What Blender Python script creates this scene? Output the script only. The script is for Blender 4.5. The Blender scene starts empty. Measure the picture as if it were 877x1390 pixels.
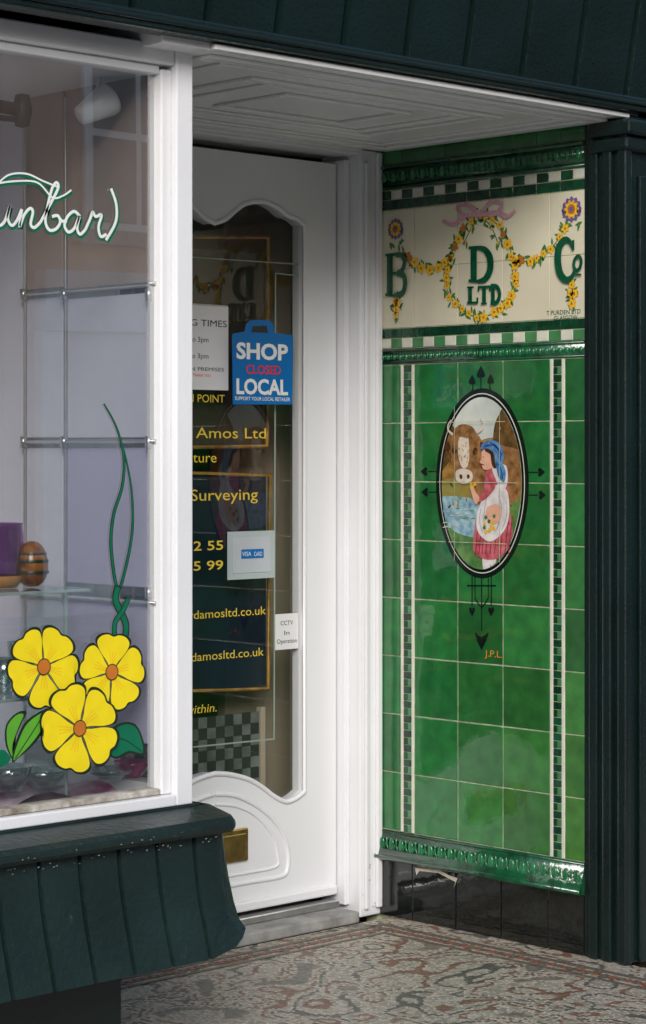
import bpy, bmesh, math, random
from mathutils import Vector, Matrix
random.seed(4)
# ---------------------------------------------------------------- camera model
f=3050.0; CX=438.5; HY=615.0
th=math.radians(44)
F=Vector((math.sin(th),math.cos(th),0)); R=Vector((math.cos(th),-math.sin(th),0))
C=-5.5*F-0.6465*R; C.z=1.23
def ray(px,py): return F+R*((px-CX)/f)+Vector((0,0,(HY-py)/f))
def onp(ax,px,py,c):
    d=ray(px,py); i='XYZ'.index(ax)
    t=(c-C[i])/d[i]; return C+d*t
sc=bpy.context.scene
cam=bpy.data.cameras.new('camera'); co=bpy.data.objects.new('camera',cam); sc.collection.objects.link(co)
co.location=C; co.rotation_euler=(math.pi/2,0,-th)
cam.sensor_fit='VERTICAL'; cam.sensor_height=24; cam.lens=f/1390*24; cam.shift_y=-80/1390.
cam.clip_start=.05; cam.clip_end=1500
sc.camera=co
sc.view_settings.view_transform='Standard'; sc.view_settings.look='None'; sc.view_settings.exposure=0
# ---------------------------------------------------------------- helpers
def empty(name):
    e=bpy.data.objects.new(name,None); e.empty_display_size=.1; sc.collection.objects.link(e); return e
def link(name,me,parent=None,mat=None):
    o=bpy.data.objects.new(name,me); sc.collection.objects.link(o)
    if parent: o.parent=parent
    if mat: me.materials.append(mat)
    return o
def mat(name,col,rough=.5,var=.12,scale=6,bump=0,bscale=60,metal=0,coat=0,tint=False,col2=None,spec=.5,dirt=None):
    m=bpy.data.materials.new(name); m.use_nodes=True; nt=m.node_tree; N=nt.nodes; L=nt.links
    b=N['Principled BSDF']; b.inputs['Roughness'].default_value=rough; b.inputs['Metallic'].default_value=metal
    b.inputs['Coat Weight'].default_value=coat; b.inputs['Coat Roughness'].default_value=.04
    b.inputs['Specular IOR Level'].default_value=spec
    tc=N.new('ShaderNodeTexCoord')
    no=N.new('ShaderNodeTexNoise'); no.inputs['Scale'].default_value=scale; no.inputs['Detail'].default_value=6
    L.new(tc.outputs['Object'],no.inputs['Vector'])
    mx=N.new('ShaderNodeMix'); mx.data_type='RGBA'
    c=Vector(col[:3])
    lo=c*(1-var); hi=(Vector(col2[:3]) if col2 else c*(1+var))
    mx.inputs[6].default_value=(*lo,1); mx.inputs[7].default_value=(*[min(x,1) for x in hi],1)
    rp=N.new('ShaderNodeMapRange'); rp.inputs[1].default_value=.3; rp.inputs[2].default_value=.7
    L.new(no.outputs['Fac'],rp.inputs[0]); L.new(rp.outputs[0],mx.inputs[0])
    out=mx.outputs[2]
    if tint:
        at=N.new('ShaderNodeAttribute'); at.attribute_name='tint'
        m2=N.new('ShaderNodeMix'); m2.data_type='RGBA'; m2.blend_type='MULTIPLY'; m2.inputs[0].default_value=1
        L.new(out,m2.inputs[6]); L.new(at.outputs['Color'],m2.inputs[7]); out=m2.outputs[2]
    if dirt:
        n3=N.new('ShaderNodeTexNoise'); n3.inputs['Scale'].default_value=dirt[1]; n3.inputs['Detail'].default_value=9; n3.inputs['Roughness'].default_value=.7
        L.new(tc.outputs['Object'],n3.inputs['Vector'])
        r3=N.new('ShaderNodeMapRange'); r3.inputs[1].default_value=dirt[2]; r3.inputs[2].default_value=dirt[2]+.1; r3.inputs[4].default_value=dirt[3]
        L.new(n3.outputs['Fac'],r3.inputs[0])
        m3=N.new('ShaderNodeMix'); m3.data_type='RGBA'; L.new(r3.outputs[0],m3.inputs[0]); L.new(out,m3.inputs[6]); m3.inputs[7].default_value=(*dirt[0],1); out=m3.outputs[2]
    L.new(out,b.inputs['Base Color'])
    if bump:
        n2=N.new('ShaderNodeTexNoise'); n2.inputs['Scale'].default_value=bscale; n2.inputs['Detail'].default_value=4
        L.new(tc.outputs['Object'],n2.inputs['Vector'])
        bp=N.new('ShaderNodeBump'); bp.inputs['Strength'].default_value=bump; bp.inputs['Distance'].default_value=.01
        L.new(n2.outputs['Fac'],bp.inputs['Height']); L.new(bp.outputs[0],b.inputs['Normal'])
        L.new(bp.outputs[0],b.inputs['Coat Normal'])
    return m
def glassmat(name,base,tintc=(1,1,1),wob=.0):
    m=bpy.data.materials.new(name); m.use_nodes=True; nt=m.node_tree; N=nt.nodes; L=nt.links
    N.remove(N['Principled BSDF']); o=N['Material Output']
    t=N.new('ShaderNodeBsdfTransparent'); t.inputs[0].default_value=(*tintc,1)
    g=N.new('ShaderNodeBsdfGlossy'); g.inputs['Roughness'].default_value=0.01
    mx=N.new('ShaderNodeMixShader'); lw=N.new('ShaderNodeLayerWeight'); lw.inputs['Blend'].default_value=.5
    p=N.new('ShaderNodeMath'); p.operation='POWER'; p.inputs[1].default_value=4; L.new(lw.outputs['Facing'],p.inputs[0])
    r=N.new('ShaderNodeMapRange'); r.inputs[3].default_value=base; L.new(p.outputs[0],r.inputs[0])
    L.new(r.outputs[0],mx.inputs[0]); L.new(t.outputs[0],mx.inputs[1]); L.new(g.outputs[0],mx.inputs[2]); L.new(mx.outputs[0],o.inputs[0])
    if wob:
        tc=N.new('ShaderNodeTexCoord'); n2=N.new('ShaderNodeTexNoise'); n2.inputs['Scale'].default_value=1.6; n2.inputs['Detail'].default_value=0
        L.new(tc.outputs['Object'],n2.inputs['Vector'])
        bp=N.new('ShaderNodeBump'); bp.inputs['Strength'].default_value=wob; bp.inputs['Distance'].default_value=.01
        L.new(n2.outputs['Fac'],bp.inputs['Height']); L.new(bp.outputs[0],g.inputs['Normal'])
    return m
def boxes(name,lst,m,parent=None,bevel=0,seg=2,jit=0):
    bm=bmesh.new(); cl=bm.loops.layers.float_color.new('tint')
    for bx in lst:
        a,b=bx[0],bx[1]; t=bx[2] if len(bx)>2 else (1,1,1)
        v=[bm.verts.new((x+(random.uniform(-jit,jit) if x==a[0] else 0),y,z)) for x in (a[0],b[0]) for y in (a[1],b[1]) for z in (a[2],b[2])]
        for q in ((0,1,3,2),(4,6,7,5),(0,4,5,1),(2,3,7,6),(0,2,6,4),(1,5,7,3)):
            fc=bm.faces.new([v[i] for i in q])
            for l in fc.loops: l[cl]=(*t,1)
    bmesh.ops.recalc_face_normals(bm,faces=bm.faces)
    me=bpy.data.meshes.new(name); bm.to_mesh(me); bm.free()
    o=link(name,me,parent,m)
    if bevel:
        md=o.modifiers.new('bevel','BEVEL'); md.width=bevel; md.segments=seg; md.limit_method='ANGLE'
    return o
def box(name,a,b,m,parent=None,bevel=0): 
    a2=tuple(min(a[i],b[i]) for i in range(3)); b2=tuple(max(a[i],b[i]) for i in range(3))
    return boxes(name,[(a2,b2)],m,parent,bevel)
def pane(name,pts,m,parent):
    bm=bmesh.new(); bm.faces.new([bm.verts.new(p) for p in pts]); me=bpy.data.meshes.new(name); bm.to_mesh(me); bm.free(); return link(name,me,parent,m)
def cat(pts,n=6,closed=False):
    P=[Vector(p) for p in pts]; out=[]; N=len(P); rng=N if closed else N-1
    for i in range(rng):
        if closed: a,b,c,d=P[(i-1)%N],P[i],P[(i+1)%N],P[(i+2)%N]
        else: a,b,c,d=P[max(i-1,0)],P[i],P[i+1],P[min(i+2,N-1)]
        for k in range(n):
            t=k/n
            out.append(.5*((2*b)+(c-a)*t+(2*a-5*b+4*c-d)*t*t+(3*b-a-3*c+d)*t**3))
    if not closed: out.append(P[-1])
    return out
class Painter:
    """flat painted work lying on a real plane (X=c or Y=c, outward side is negative)"""
    def __init__(s,ax,c,parent,prefix): s.ax=ax; s.c=c; s.parent=parent; s.pre=prefix; s.g={}
    def P(s,px,py,off=0): 
        p=onp(s.ax,px,py,s.c); i='XY'.index(s.ax); p[i]=s.c-off; return p
    def bm(s,m):
        if m.name not in s.g: s.g[m.name]=(bmesh.new(),m)
        return s.g[m.name][0]
    def face3(s,pts,m):
        bm=s.bm(m); n=Vector((0,0,0))
        for i in range(len(pts)):
            n+=pts[i].cross(pts[(i+1)%len(pts)])
        i='XY'.index(s.ax)
        if n[i]>0: pts=pts[::-1]
        vs=[bm.verts.new(p) for p in pts]; fc=bm.faces.new(vs)
        if len(vs)>4: bmesh.ops.triangulate(bm,faces=[fc],ngon_method='EAR_CLIP')
    def poly(s,pts,m,off,smooth=0,clip=None):
        q=[Vector((p[0],p[1])) for p in pts]
        if smooth: q=cat(q,smooth,True)
        if clip:
            cx,cy,rx,ry=clip
            for p in q:
                d=math.hypot((p.x-cx)/rx,(p.y-cy)/ry)
                if d>1: p.x=cx+(p.x-cx)/d; p.y=cy+(p.y-cy)/d
        s.face3([s.P(p.x,p.y,off) for p in q],m)
    def ell(s,cx,cy,rx,ry,m,off,n=40): s.poly([(cx+rx*math.cos(a*2*math.pi/n),cy+ry*math.sin(a*2*math.pi/n)) for a in range(n)],m,off)
    def disc(s,cx,cy,r,m,off,n=14,lobes=0,amp=.3,rot=0):
        c=s.P(cx,cy,off); pts=[]
        if lobes: n=lobes*6
        for k in range(n):
            a=2*math.pi*k/n; rr=r*(1+(amp*math.cos(lobes*a) if lobes else 0)); a+=rot
            u,v=rr*math.cos(a),rr*math.sin(a)
            pts.append(c+(Vector((0,u,v)) if s.ax=='X' else Vector((u,0,v))))
        s.face3(pts,m)
    def leaf(s,cx,cy,L,w,rot,m,off):
        c=s.P(cx,cy,off); pts=[]
        for t,ww in ((-1,0),(-.5,.8),(0,1),(.5,.7),(1,0),(.5,-.7),(0,-1),(-.5,-.8)):
            u=t*L*math.cos(rot)-ww*w*math.sin(rot); v=t*L*math.sin(rot)+ww*w*math.cos(rot)
            pts.append(c+(Vector((0,-u,v)) if s.ax=='X' else Vector((u,0,v))))
        s.face3(pts,m)
    def stroke(s,pts,w,m,off,smooth=6,taper=None,closed=False):
        q=[Vector((p[0],p[1])) for p in pts]
        if smooth: q=cat(q,smooth,closed)
        if closed: q.append(q[0])
        P3=[s.P(p.x,p.y,off) for p in q]; i='XY'.index(s.ax); j=1-i
        n=len(P3); l=[];r=[]
        for k,p in enumerate(P3):
            a=P3[max(k-1,0)]; b=P3[min(k+1,n-1)]
            if closed and (k==0 or k==n-1): a=P3[-2]; b=P3[1]
            t=b-a; du=t[j]; dv=t[2]; le=math.hypot(du,dv) or 1
            ww=w/f*(p-C).dot(F)*.5
            if taper: 
                tt=k/(n-1); ww*=taper(tt)
            o=Vector((0,0,0)); o[j]=-dv/le*ww; o[2]=du/le*ww
            l.append(p+o); r.append(p-o)
        for k in range(n-1):
            s.face3([l[k],l[k+1],r[k+1],r[k]],m)
    def done(s):
        for k,(bm,m) in s.g.items():
            me=bpy.data.meshes.new(s.pre+'_'+k); bm.to_mesh(me); bm.free()
            link(s.pre+'_'+k,me,s.parent,m)
def text(s,px,py,px2,hpx,ax,c,m,parent,name,shear=0,thick=0):
    cu=bpy.data.curves.new('t','FONT'); cu.body=s; cu.size=1; cu.offset=thick; cu.resolution_u=3
    o=bpy.data.objects.new('t',cu); sc.collection.objects.link(o)
    bpy.context.view_layer.update()
    me=bpy.data.meshes.new_from_object(o.evaluated_get(bpy.context.evaluated_depsgraph_get()))
    bpy.data.objects.remove(o)
    p=onp(ax,px,py,c); p2=onp(ax,px2,py,c); j=1 if ax=='X' else 0
    W=abs(p2[j]-p[j]); H=hpx/f*(p-C).dot(F)/.70
    xs=[v.co.x for v in me.vertices]; x0,x1=min(xs),max(xs)
    for v in me.vertices:
        u=(v.co.x-x0)/(x1-x0)*W+shear*v.co.y*H; w=v.co.y*H
        v.co=Vector((c,p.y-u,p.z+w)) if ax=='X' else Vector((p.x+u,c,p.z+w))
    me.materials.clear()
    return link(name,me,parent,m)
def tube(name,pts,r,m,parent,closed=False,res=4):
    cu=bpy.data.curves.new('c','CURVE'); cu.dimensions='3D'; cu.bevel_depth=r; cu.bevel_resolution=res
    sp=cu.splines.new('POLY'); sp.points.add(len(pts)-1)
    for i,p in enumerate(pts): sp.points[i].co=(*p,1)
    sp.use_cyclic_u=closed; cu.use_fill_caps=True
    o=bpy.data.objects.new('c',cu); sc.collection.objects.link(o); bpy.context.view_layer.update()
    me=bpy.data.meshes.new_from_object(o.evaluated_get(bpy.context.evaluated_depsgraph_get())); bpy.data.objects.remove(o)
    me.materials.clear()
    for p in me.polygons: p.use_smooth=True
    return link(name,me,parent,m)
def slab(name,pts,y0,y1,m,parent,bevel=0):
    bm=bmesh.new(); v=[bm.verts.new((p[0],y0,p[1])) for p in pts]; fc=bm.faces.new(v)
    r=bmesh.ops.extrude_face_region(bm,geom=[fc]); 
    for e in r['geom']:
        if isinstance(e,bmesh.types.BMVert): e.co.y=y1
    bmesh.ops.triangulate(bm,faces=[x for x in bm.faces if len(x.verts)>4],ngon_method='EAR_CLIP')
    bmesh.ops.recalc_face_normals(bm,faces=bm.faces)
    me=bpy.data.meshes.new(name); bm.to_mesh(me); bm.free(); o=link(name,me,parent,m)
    return o
def lathe(name,prof,cx,cy,cz,m,parent,n=32):
    bm=bmesh.new(); rings=[]
    for r,z in prof: rings.append([bm.verts.new((cx+r*math.cos(2*math.pi*k/n),cy+r*math.sin(2*math.pi*k/n),cz+z)) for k in range(n)])
    for a,b in zip(rings,rings[1:]):
        for k in range(n): bm.faces.new((a[k],a[(k+1)%n],b[(k+1)%n],b[k]))
    for f_ in bm.faces: f_.smooth=True
    bmesh.ops.recalc_face_normals(bm,faces=bm.faces)
    me=bpy.data.meshes.new(name); bm.to_mesh(me); bm.free(); return link(name,me,parent,m)
def sweep(name,prof,y0,y1,m,parent,smooth=True):
    bm=bmesh.new(); a=[bm.verts.new((x,y0,z)) for x,z in prof]; b=[bm.verts.new((x,y1,z)) for x,z in prof]
    for k in range(len(prof)-1):
        q=bm.faces.new((a[k],a[k+1],b[k+1],b[k])); q.smooth=smooth
    bm.faces.new(a); bm.faces.new(b[::-1])
    bmesh.ops.recalc_face_normals(bm,faces=bm.faces)
    me=bpy.data.meshes.new(name); bm.to_mesh(me); bm.free(); return link(name,me,parent,m)
def grooved(name,edges,prof,m,parent,g=.004,gd=.006,endx=None):
    cols=[]
    for i in range(len(edges)-1):
        a,b=edges[i],edges[i+1]
        cols+=[(a-g*.4,gd,0),(a+g*.4,gd,0),(a+g,0,0),(b-g,0,0)] if i<len(edges)-2 or not endx else [(a-g*.4,gd,0),(a+g*.4,gd,0),(a+g,0,0),(b-.035,0,.3),(b-.018,.005,.6),(b-.006,.016,.9),(b,.04,1),(b-.002,.25,1)]
    if not endx: cols.append((edges[-1],gd,0))
    bm=bmesh.new(); grid=[]
    for x,dy,w in cols:
        grid.append([bm.verts.new((x+(endx(z)*w if endx else 0),y+dy,z+(lift(z)*w if endx else 0))) for y,z in prof])
    for a,b in zip(grid,grid[1:]):
        for k in range(len(prof)-1): bm.faces.new((a[k],b[k],b[k+1],a[k+1]))
    if endx: bm.faces.new([q for q in [c_[-1] for c_ in grid]]+[bm.verts.new((cols[0][0],prof[-1][0]+.25,prof[-1][1]))])
    bmesh.ops.recalc_face_normals(bm,faces=bm.faces)
    me=bpy.data.meshes.new(name); bm.to_mesh(me); bm.free(); return link(name,me,parent,m)
def lift(z): return .06*max(0,min(1,(.30-z)/.08))
# ---------------------------------------------------------------- materials
white=mat('white_gloss_paint',(.80,.81,.83),.28,.05,3,.06,90,dirt=((.45,.43,.38),14,.67,.5))
whitec=mat('white_ceiling_paint',(.87,.88,.88),.22,.04,2,.05,50)
dgreen=mat('dark_green_paint',(.004,.013,.012),.26,.3,5,.15,120,coat=.2,dirt=((.03,.055,.05),30,.68,.5))
rgreen=mat('riser_green_paint',(.006,.019,.017),.42,.35,5,.35,70,coat=.12,dirt=((.07,.10,.09),24,.64,.6))
glaze=mat('green_glazed_tile',(.018,.145,.038),.06,.22,24,.14,11,coat=.8,tint=True,col2=(.022,.178,.042))
dglaze=mat('dark_green_glaze',(.005,.055,.025),.1,.4,30,.15,60,coat=.5,tint=False,col2=(.010,.10,.04))
dtile=mat('dark_green_tile',(.004,.05,.02),.1,.4,30,.15,60,coat=.5,tint=True)
lglaze=mat('light_green_glaze',(.06,.22,.08),.1,.2,20,.05,60,coat=.5)
cream=mat('cream_glazed_tile',(.70,.66,.50),.1,.05,9,.1,9,coat=.4,tint=True)
wglaze=mat('white_glazed_tile',(.66,.66,.56),.12,.1,30,.05,30,coat=.4)
black=mat('black_glazed_tile',(.008,.010,.009),.07,.4,10,.15,12,coat=.5,tint=True)
grout=mat('cream_grout',(.42,.47,.31),.7,.35,40,.2,200)
blackp=mat('black_glaze_paint',(.006,.012,.01),.12,.2,10)
door_w=mat('white_door_upvc',(.80,.81,.83),.22,.03,2)
brass=mat('aged_brass',(.42,.28,.09),.35,.3,30,.1,80,metal=.9)
steel=mat('brushed_steel',(.6,.6,.6),.3,.1,30,metal=.9)
gold=mat('gilt_frame',(.42,.23,.05),.4,.4,25,.3,80,metal=.2)
navy=mat('navy_board',(.005,.009,.03),.35,.3,6)
dark=mat('dark_interior_wall',(.05,.035,.025),.6,.3,3)
brown=mat('brown_interior_wall',(.34,.28,.21),.6,.3,2)
lav=mat('lavender_display_panel',(.58,.57,.76),.5,.08,2)
lav2=mat('white_display_panel',(.74,.75,.86),.45,.06,2)
beige=mat('reflection_beige_panel',(.40,.31,.27),.45,.15,3,col2=(.52,.43,.40))  # tone of the reflected building, put into the top panels' colour
paper=mat('white_paper',(.78,.78,.78),.6,.03,5)
ink=mat('black_ink',(.02,.02,.02),.6,.1,5)
yink=mat('yellow_vinyl_lettering',(.80,.58,.05),.5,.05,5)
blue=mat('blue_card',(.0,.15,.46),.35,.05,5)
red=mat('red_vinyl',(.85,.02,.02),.5,.05,5)
yellow=mat('yellow_window_paint',(.88,.70,.01),.45,.06,25)
yellow2=mat('shaded_yellow_paint',(.85,.50,.01),.45,.06,25)
fgreen=mat('green_window_paint',(.0,.15,.07),.45,.1,25)
lime=mat('lime_window_paint',(.11,.40,.03),.45,.1,25)
orange=mat('orange_window_paint',(.55,.17,.02),.45,.1,25)
outl=mat('outline_paint',(.008,.02,.01),.5,.1,25)
wvinyl=mat('white_vinyl_lettering',(.82,.84,.82),.5,.03,5)
glassW=glassmat('window_glass',.38,(.93,.95,.95),.10)
glassD=glassmat('door_glass',.08,(.92,.94,.93),.05)
glassS=glassmat('shelf_glass',.15,(.80,.92,.88))
# ---------------------------------------------------------------- tiled wall (plane X=0)
W=.702
tw=empty('tiled_wall')
box('masonry_backing',(0,0,-.2),(.12,W+.06,2.2),grout,tw)
box('grout_bed',(-.0055,.0005,0),(-.0001,W,2.035),grout,tw)
TX=-.0075
zt=[1.464-i*(1.464-.229)/8 for i in range(9)]
ys=[(W,.628),(.578,.423),(.423,.268),(.268,.113),(.065,.0)]
tl=[]; gp=.0013
for ci,(a,b) in enumerate(ys):
    for r in range(8):
        k=random.uniform(.72,1.22); w=random.uniform(-.06,.06)
        g_=max(0,(ci-1)/3)*max(0,(r-1.5)/6)  # brighter light towards the lower near corner, painted into the tile tint
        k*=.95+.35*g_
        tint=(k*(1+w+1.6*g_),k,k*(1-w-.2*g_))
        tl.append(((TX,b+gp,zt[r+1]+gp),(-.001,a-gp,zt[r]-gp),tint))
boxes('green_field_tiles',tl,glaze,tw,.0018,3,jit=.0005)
for (a,b) in ((.628,.578),(.113,.065)):
    boxes('white_strip_lines',[((TX,a-.010,.229),(-.001,a-.001,1.463)),((TX,b+.001,.229),(-.001,b+.010,1.463))],wglaze,tw,.001)
    n=64; h=(1.463-.229)/n; dk=[];lt=[]
    for i in range(n):
        z0=.229+i*h; g_=.0008
        mid=(a+b)/2
        k=random.uniform(.6,1.4)
        if i%2: dk.append(((TX,b+.0115,z0+g_),(-.001,a-.0115,z0+h-g_),(k,k,k)))
        else:
            lt.append(((TX+.0003,b+.0115,z0+g_),(-.001,mid-.0005,z0+h-g_))); dk.append(((TX,mid+.0005,z0+g_),(-.001,a-.0115,z0+h-g_),(k,k,k)))
    boxes('ladder_dark_tesserae',dk,dtile,tw,.0008,1); boxes('ladder_light_tesserae',lt,lglaze,tw,.0008,1)
cy=[(W,.578),(.578,.423),(.423,.268),(.268,.113),(.113,0)]
boxes('cream_frieze_tiles',[((TX,b+gp/2,z0+gp/2),(-.001,a-gp/2,z1-gp/2),(random.uniform(.93,1.02),)*3) for a,b in cy for z0,z1 in ((1.561,1.717),(1.717,1.874))],cream,tw,.001,2)
def row(name,z0,z1,n,mA,mB,off=0):
    A=[];B=[]
    for i in range(n):
        y0=i*W/n; y1=(i+1)*W/n; k=random.uniform(.7,1.3)
        (A if (i+off)%2 else B).append(((TX,y0+.0006,z0+.0006),(-.001,y1-.0006,z1-.0006),(k,k,k)))
    boxes(name+'_a',A,mA,tw,.0008,1)
    if B: boxes(name+'_b',B,mB,tw,.0008,1)
row('checker_row_top',1.903,1.927,18,dtile,wglaze)
row('green_line_top',1.876,1.902,9,dtile,dtile)
row('dark_row',1.535,1.560,9,dtile,dtile)
row('checker_row_mid',1.508,1.534,18,lglaze,wglaze,1)
row('top_green_row',1.997,2.035,9,glaze,glaze)
def arc(z0,z1,d,n=10,base=-.006): return [(base,z0)]+[(base-d*math.sin(math.pi*k/n)**.7,z0+(z1-z0)*k/n) for k in range(1,n)]+[(base,z1)]
sweep('cornice_lower_roll',arc(1.929,1.941,.006),0,W,dglaze,tw)
sweep('cornice_bed',[(-.002,1.941),(-.009,1.941),(-.011,1.96),(-.014,1.98),(-.002,1.98)],0,W,dglaze,tw)
sweep('cornice_upper_roll',arc(1.981,1.996,.012,base=-.008),0,W,dglaze,tw)
def bumps(name,z,dz,dy,n,x,dx,m,ring=True):
    bm=bmesh.new()
    for i in range(n):
        y=(i+.5)*W/n
        mt=Matrix.Translation((x,y,z))@Matrix.Diagonal((dx,dy,dz,1))
        bmesh.ops.create_uvsphere(bm,u_segments=10,v_segments=7,radius=1,matrix=mt)
        mt=Matrix.Translation((x,y+W/n*.5,z+dz*.2))@Matrix.Diagonal((dx*.7,dy*.25,dz*.9,1))
        bmesh.ops.create_uvsphere(bm,u_segments=6,v_segments=5,radius=1,matrix=mt)
    for q in bm.faces: q.smooth=True
    me=bpy.data.meshes.new(name); bm.to_mesh(me); bm.free(); o=link(name,me,tw,m); 
    if ring:
        cu=bpy.data.curves.new('c','CURVE'); cu.dimensions='3D'; cu.bevel_depth=.0016; cu.bevel_resolution=1
        for i in range(n):
            y=(i+.5)*W/n; sp=cu.splines.new('POLY'); sp.points.add(8)
            for k in range(9):
                a=math.pi+math.pi*k/8; sp.points[k].co=(x-dx*.5,y+dy*1.45*math.cos(a),z+dz*.2+dz*1.1*math.sin(a),1)
        oo=bpy.data.objects.new('c',cu); sc.collection.objects.link(oo); bpy.context.view_layer.update()
        me=bpy.data.meshes.new_from_object(oo.evaluated_get(bpy.context.evaluated_depsgraph_get())); bpy.data.objects.remove(oo); me.materials.clear()
        link(name+'_rims',me,tw,m)
dg2=mat('raised_green_glaze',(.016,.15,.055),.12,.4,40,.1,60,coat=.5)
bumps('cornice_eggs',1.962,.014,.009,20,-.011,.007,dg2)
sweep('dado_bed',[(-.002,1.465),(-.009,1.467),(-.011,1.485),(-.009,1.500),(-.002,1.506)],0,W,dglaze,tw)
sweep('dado_top_roll',arc(1.496,1.507,.008,base=-.006),0,W,dglaze,tw)
sweep('dado_bottom_roll',arc(1.4645,1.472,.005,base=-.006),0,W,dglaze,tw)
bumps('dado_eggs',1.484,.008,.006,32,-.010,.005,dg2,False)
sweep('skirting_bed',[(-.002,.150),(-.026,.150),(-.027,.166),(-.021,.185),(-.015,.205),(-.010,.226),(-.002,.228)],0,W,dglaze,tw)
sweep('skirting_lower_roll',arc(.149,.166,.008,base=-.024),0,W,dglaze,tw)
sweep('skirting_top_roll',arc(.218,.2285,.006,base=-.007),0,W,dglaze,tw)
bumps('skirting_leaves',.192,.018,.010,20,-.019,.005,dg2)
bt=[]
for a,b in ((W,.58),(.58,.425),(.425,.27),(.27,.115),(.115,0)):
    bt.append(((-.012+random.uniform(-.001,.001),b+.0012,.001),(-.001,a-.0012,.148),(1,1,1)))
boxes('black_plinth_tiles',bt,black,tw,.002,2,jit=.001)
pl=Painter('X',-.0125,tw,'plinth')
pl.poly([(564,1178),(598,1181),(610,1188),(622,1192),(616,1206),(619,1197),(596,1185),(570,1182),(566,1188)],mat('chipped_biscuit',(.50,.46,.38),.8,.2,40),.002)
pl.done()
fl=mat('painted_yellow_flower',(.80,.46,.03),.15,.3,200,coat=.4)
fl2=mat('painted_orange_centre',(.45,.16,.02),.15,.3,200,coat=.4)
lf=mat('painted_leaf_green',(.06,.19,.05),.15,.4,200,coat=.4)
lk=mat('painted_letter_green',(.004,.08,.036),.12,.3,60,coat=.4)
pk=mat('painted_pink_ribbon',(.55,.30,.36),.15,.25,150,coat=.4)
pu=mat('painted_purple',(.16,.10,.30),.15,.3,200,coat=.4)
fp=Painter('X',TX-.0003,tw,'frieze')
L0=.0006
def flower(x,y,r,o=0):
    fp.disc(x,y,r,fl if random.random()<.88 else fl2,L0*3+o,lobes=5,amp=.22,rot=random.random()*6); fp.disc(x,y,r*.3,fl2,L0*4+o,8)
def garland(pts,n,r=.0125,jit=3):
    q=cat([Vector(p) for p in pts],12)
    for i in range(n):
        p=q[int(i*(len(q)-1)/(n-1))] if n>1 else q[0]
        for k in range(2): 
            fp.leaf(p.x+random.uniform(-6,6),p.y+random.uniform(-7,7),.011,.0035,random.random()*6.28,lf,L0*(1+.3*k))
        if i%2==0: flower(p.x+random.uniform(-jit,jit)*.6,p.y+random.uniform(-jit,jit),r*random.uniform(.7,1.1))
    fp.stroke(pts,1.6,lf,L0*.6)
garland([(549,345),(562,356),(580,364),(598,362),(612,352)],15)
garland([(702,352),(718,355),(735,350),(752,333),(768,308)],15)
garland([(648,292),(628,312),(617,335),(608,362),(606,388),(616,410),(634,426),(652,431)],28)
garland([(658,292),(678,308),(690,332),(699,360),(700,386),(691,408),(674,424),(652,431)],28)
garland([(653,294),(640,310),(630,330)],5,.005,1); garland([(655,294),(668,310),(676,330)],5,.005,1)
garland([(540,405),(538,415),(538,432)],8,.012,5); garland([(776,388),(777,400),(776,414)],8,.013,6)
for x,y,r in ((538,311,.026),(777,284,.029)):
    fp.disc(x,y,r,pu,L0*5,lobes=12,amp=.1); fp.disc(x,y,r*.72,fl,L0*6,lobes=10,amp=.15); fp.disc(x,y,r*.42,fl2,L0*7,16); fp.disc(x,y,r*.22,pu,L0*8,12)
    for k in range(5): fp.leaf(x+random.uniform(-9,9),y+20+random.uniform(-4,8),.012,.004,random.random()*6,lf,L0*(1+.2*k))
fp.stroke([(652,291),(636,278),(622,280),(630,292),(652,291)],6,pk,L0*6)
fp.stroke([(654,291),(668,274),(682,277),(674,290),(654,291)],6,pk,L0*6.5)
fp.stroke([(650,291),(632,294),(618,304),(602,300)],6,pk,L0*7,taper=lambda t:1-.3*math.sin(t*9))
fp.stroke([(656,291),(676,288),(690,294),(701,286)],6,pk,L0*7.2,taper=lambda t:1-.3*math.sin(t*9))
fp.disc(653,291,.009,pk,L0*8)
def bar(x0,y0,x1,y1,w,o=L0*9): fp.stroke([(x0,y0),(x1,y1)],w*(1.4 if abs(x0-x1)<3 else 1.1),lk,o,smooth=0)
o9=L0*9
bar(531,345,531,400,8); bar(525,346.5,546,344.5,3.5,o9+.0002); bar(525,400,546,402,3.5,o9+.0002); bar(531,371,545,371,4,o9+.0002)
fp.stroke([(540,345.5),(549,348),(551,358),(547,368),(541,371)],7,lk,o9+.0004); fp.stroke([(541,371),(550,374),(552,385),(549,397),(540,401)],8,lk,o9+.0006)
bar(645,336,645,382,8); bar(638,336.5,654,335.5,3.5,o9+.0002); bar(638,381,654,382,3.5,o9+.0002)
fp.stroke([(650,336),(660,339),(667,350),(667,367),(660,379),(650,382)],10,lk,o9+.0004,taper=lambda t:.4+.75*math.sin(t*math.pi))
fp.stroke([(780,338),(775,328),(768,326),(761,336),(759,353),(762,371),(770,380),(778,376),(782,366)],10,lk,o9,taper=lambda t:.35+.85*math.sin(t*math.pi))
bar(780,326,780,340,3,o9+.0002)
fp.stroke([(786,348),(782,353),(781,361),(784,367),(789,364),(791,355),(789,349)],5,lk,o9+.0004,closed=True); bar(782,373,791,373,2.5)
bar(640,390,640,411,5); bar(636,390,645,390,2); bar(636,411,650,411,3,o9+.0002); bar(650,404,650,412,2.4,o9+.0003)
bar(659,390,659,412,5); bar(651,390,667,389,3,o9+.0002); bar(651.5,389,651.5,396,2.2,o9+.0003);bar(667,388,667,395,2.2,o9+.0003); bar(655,412,663,412,2,o9+.0002)
bar(671,388,671,411,5); fp.stroke([(668,388.5),(676,389),(680,397),(679,406),(675,411),(668,411.5)],6,lk,o9+.0004)
fp.done()
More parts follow.
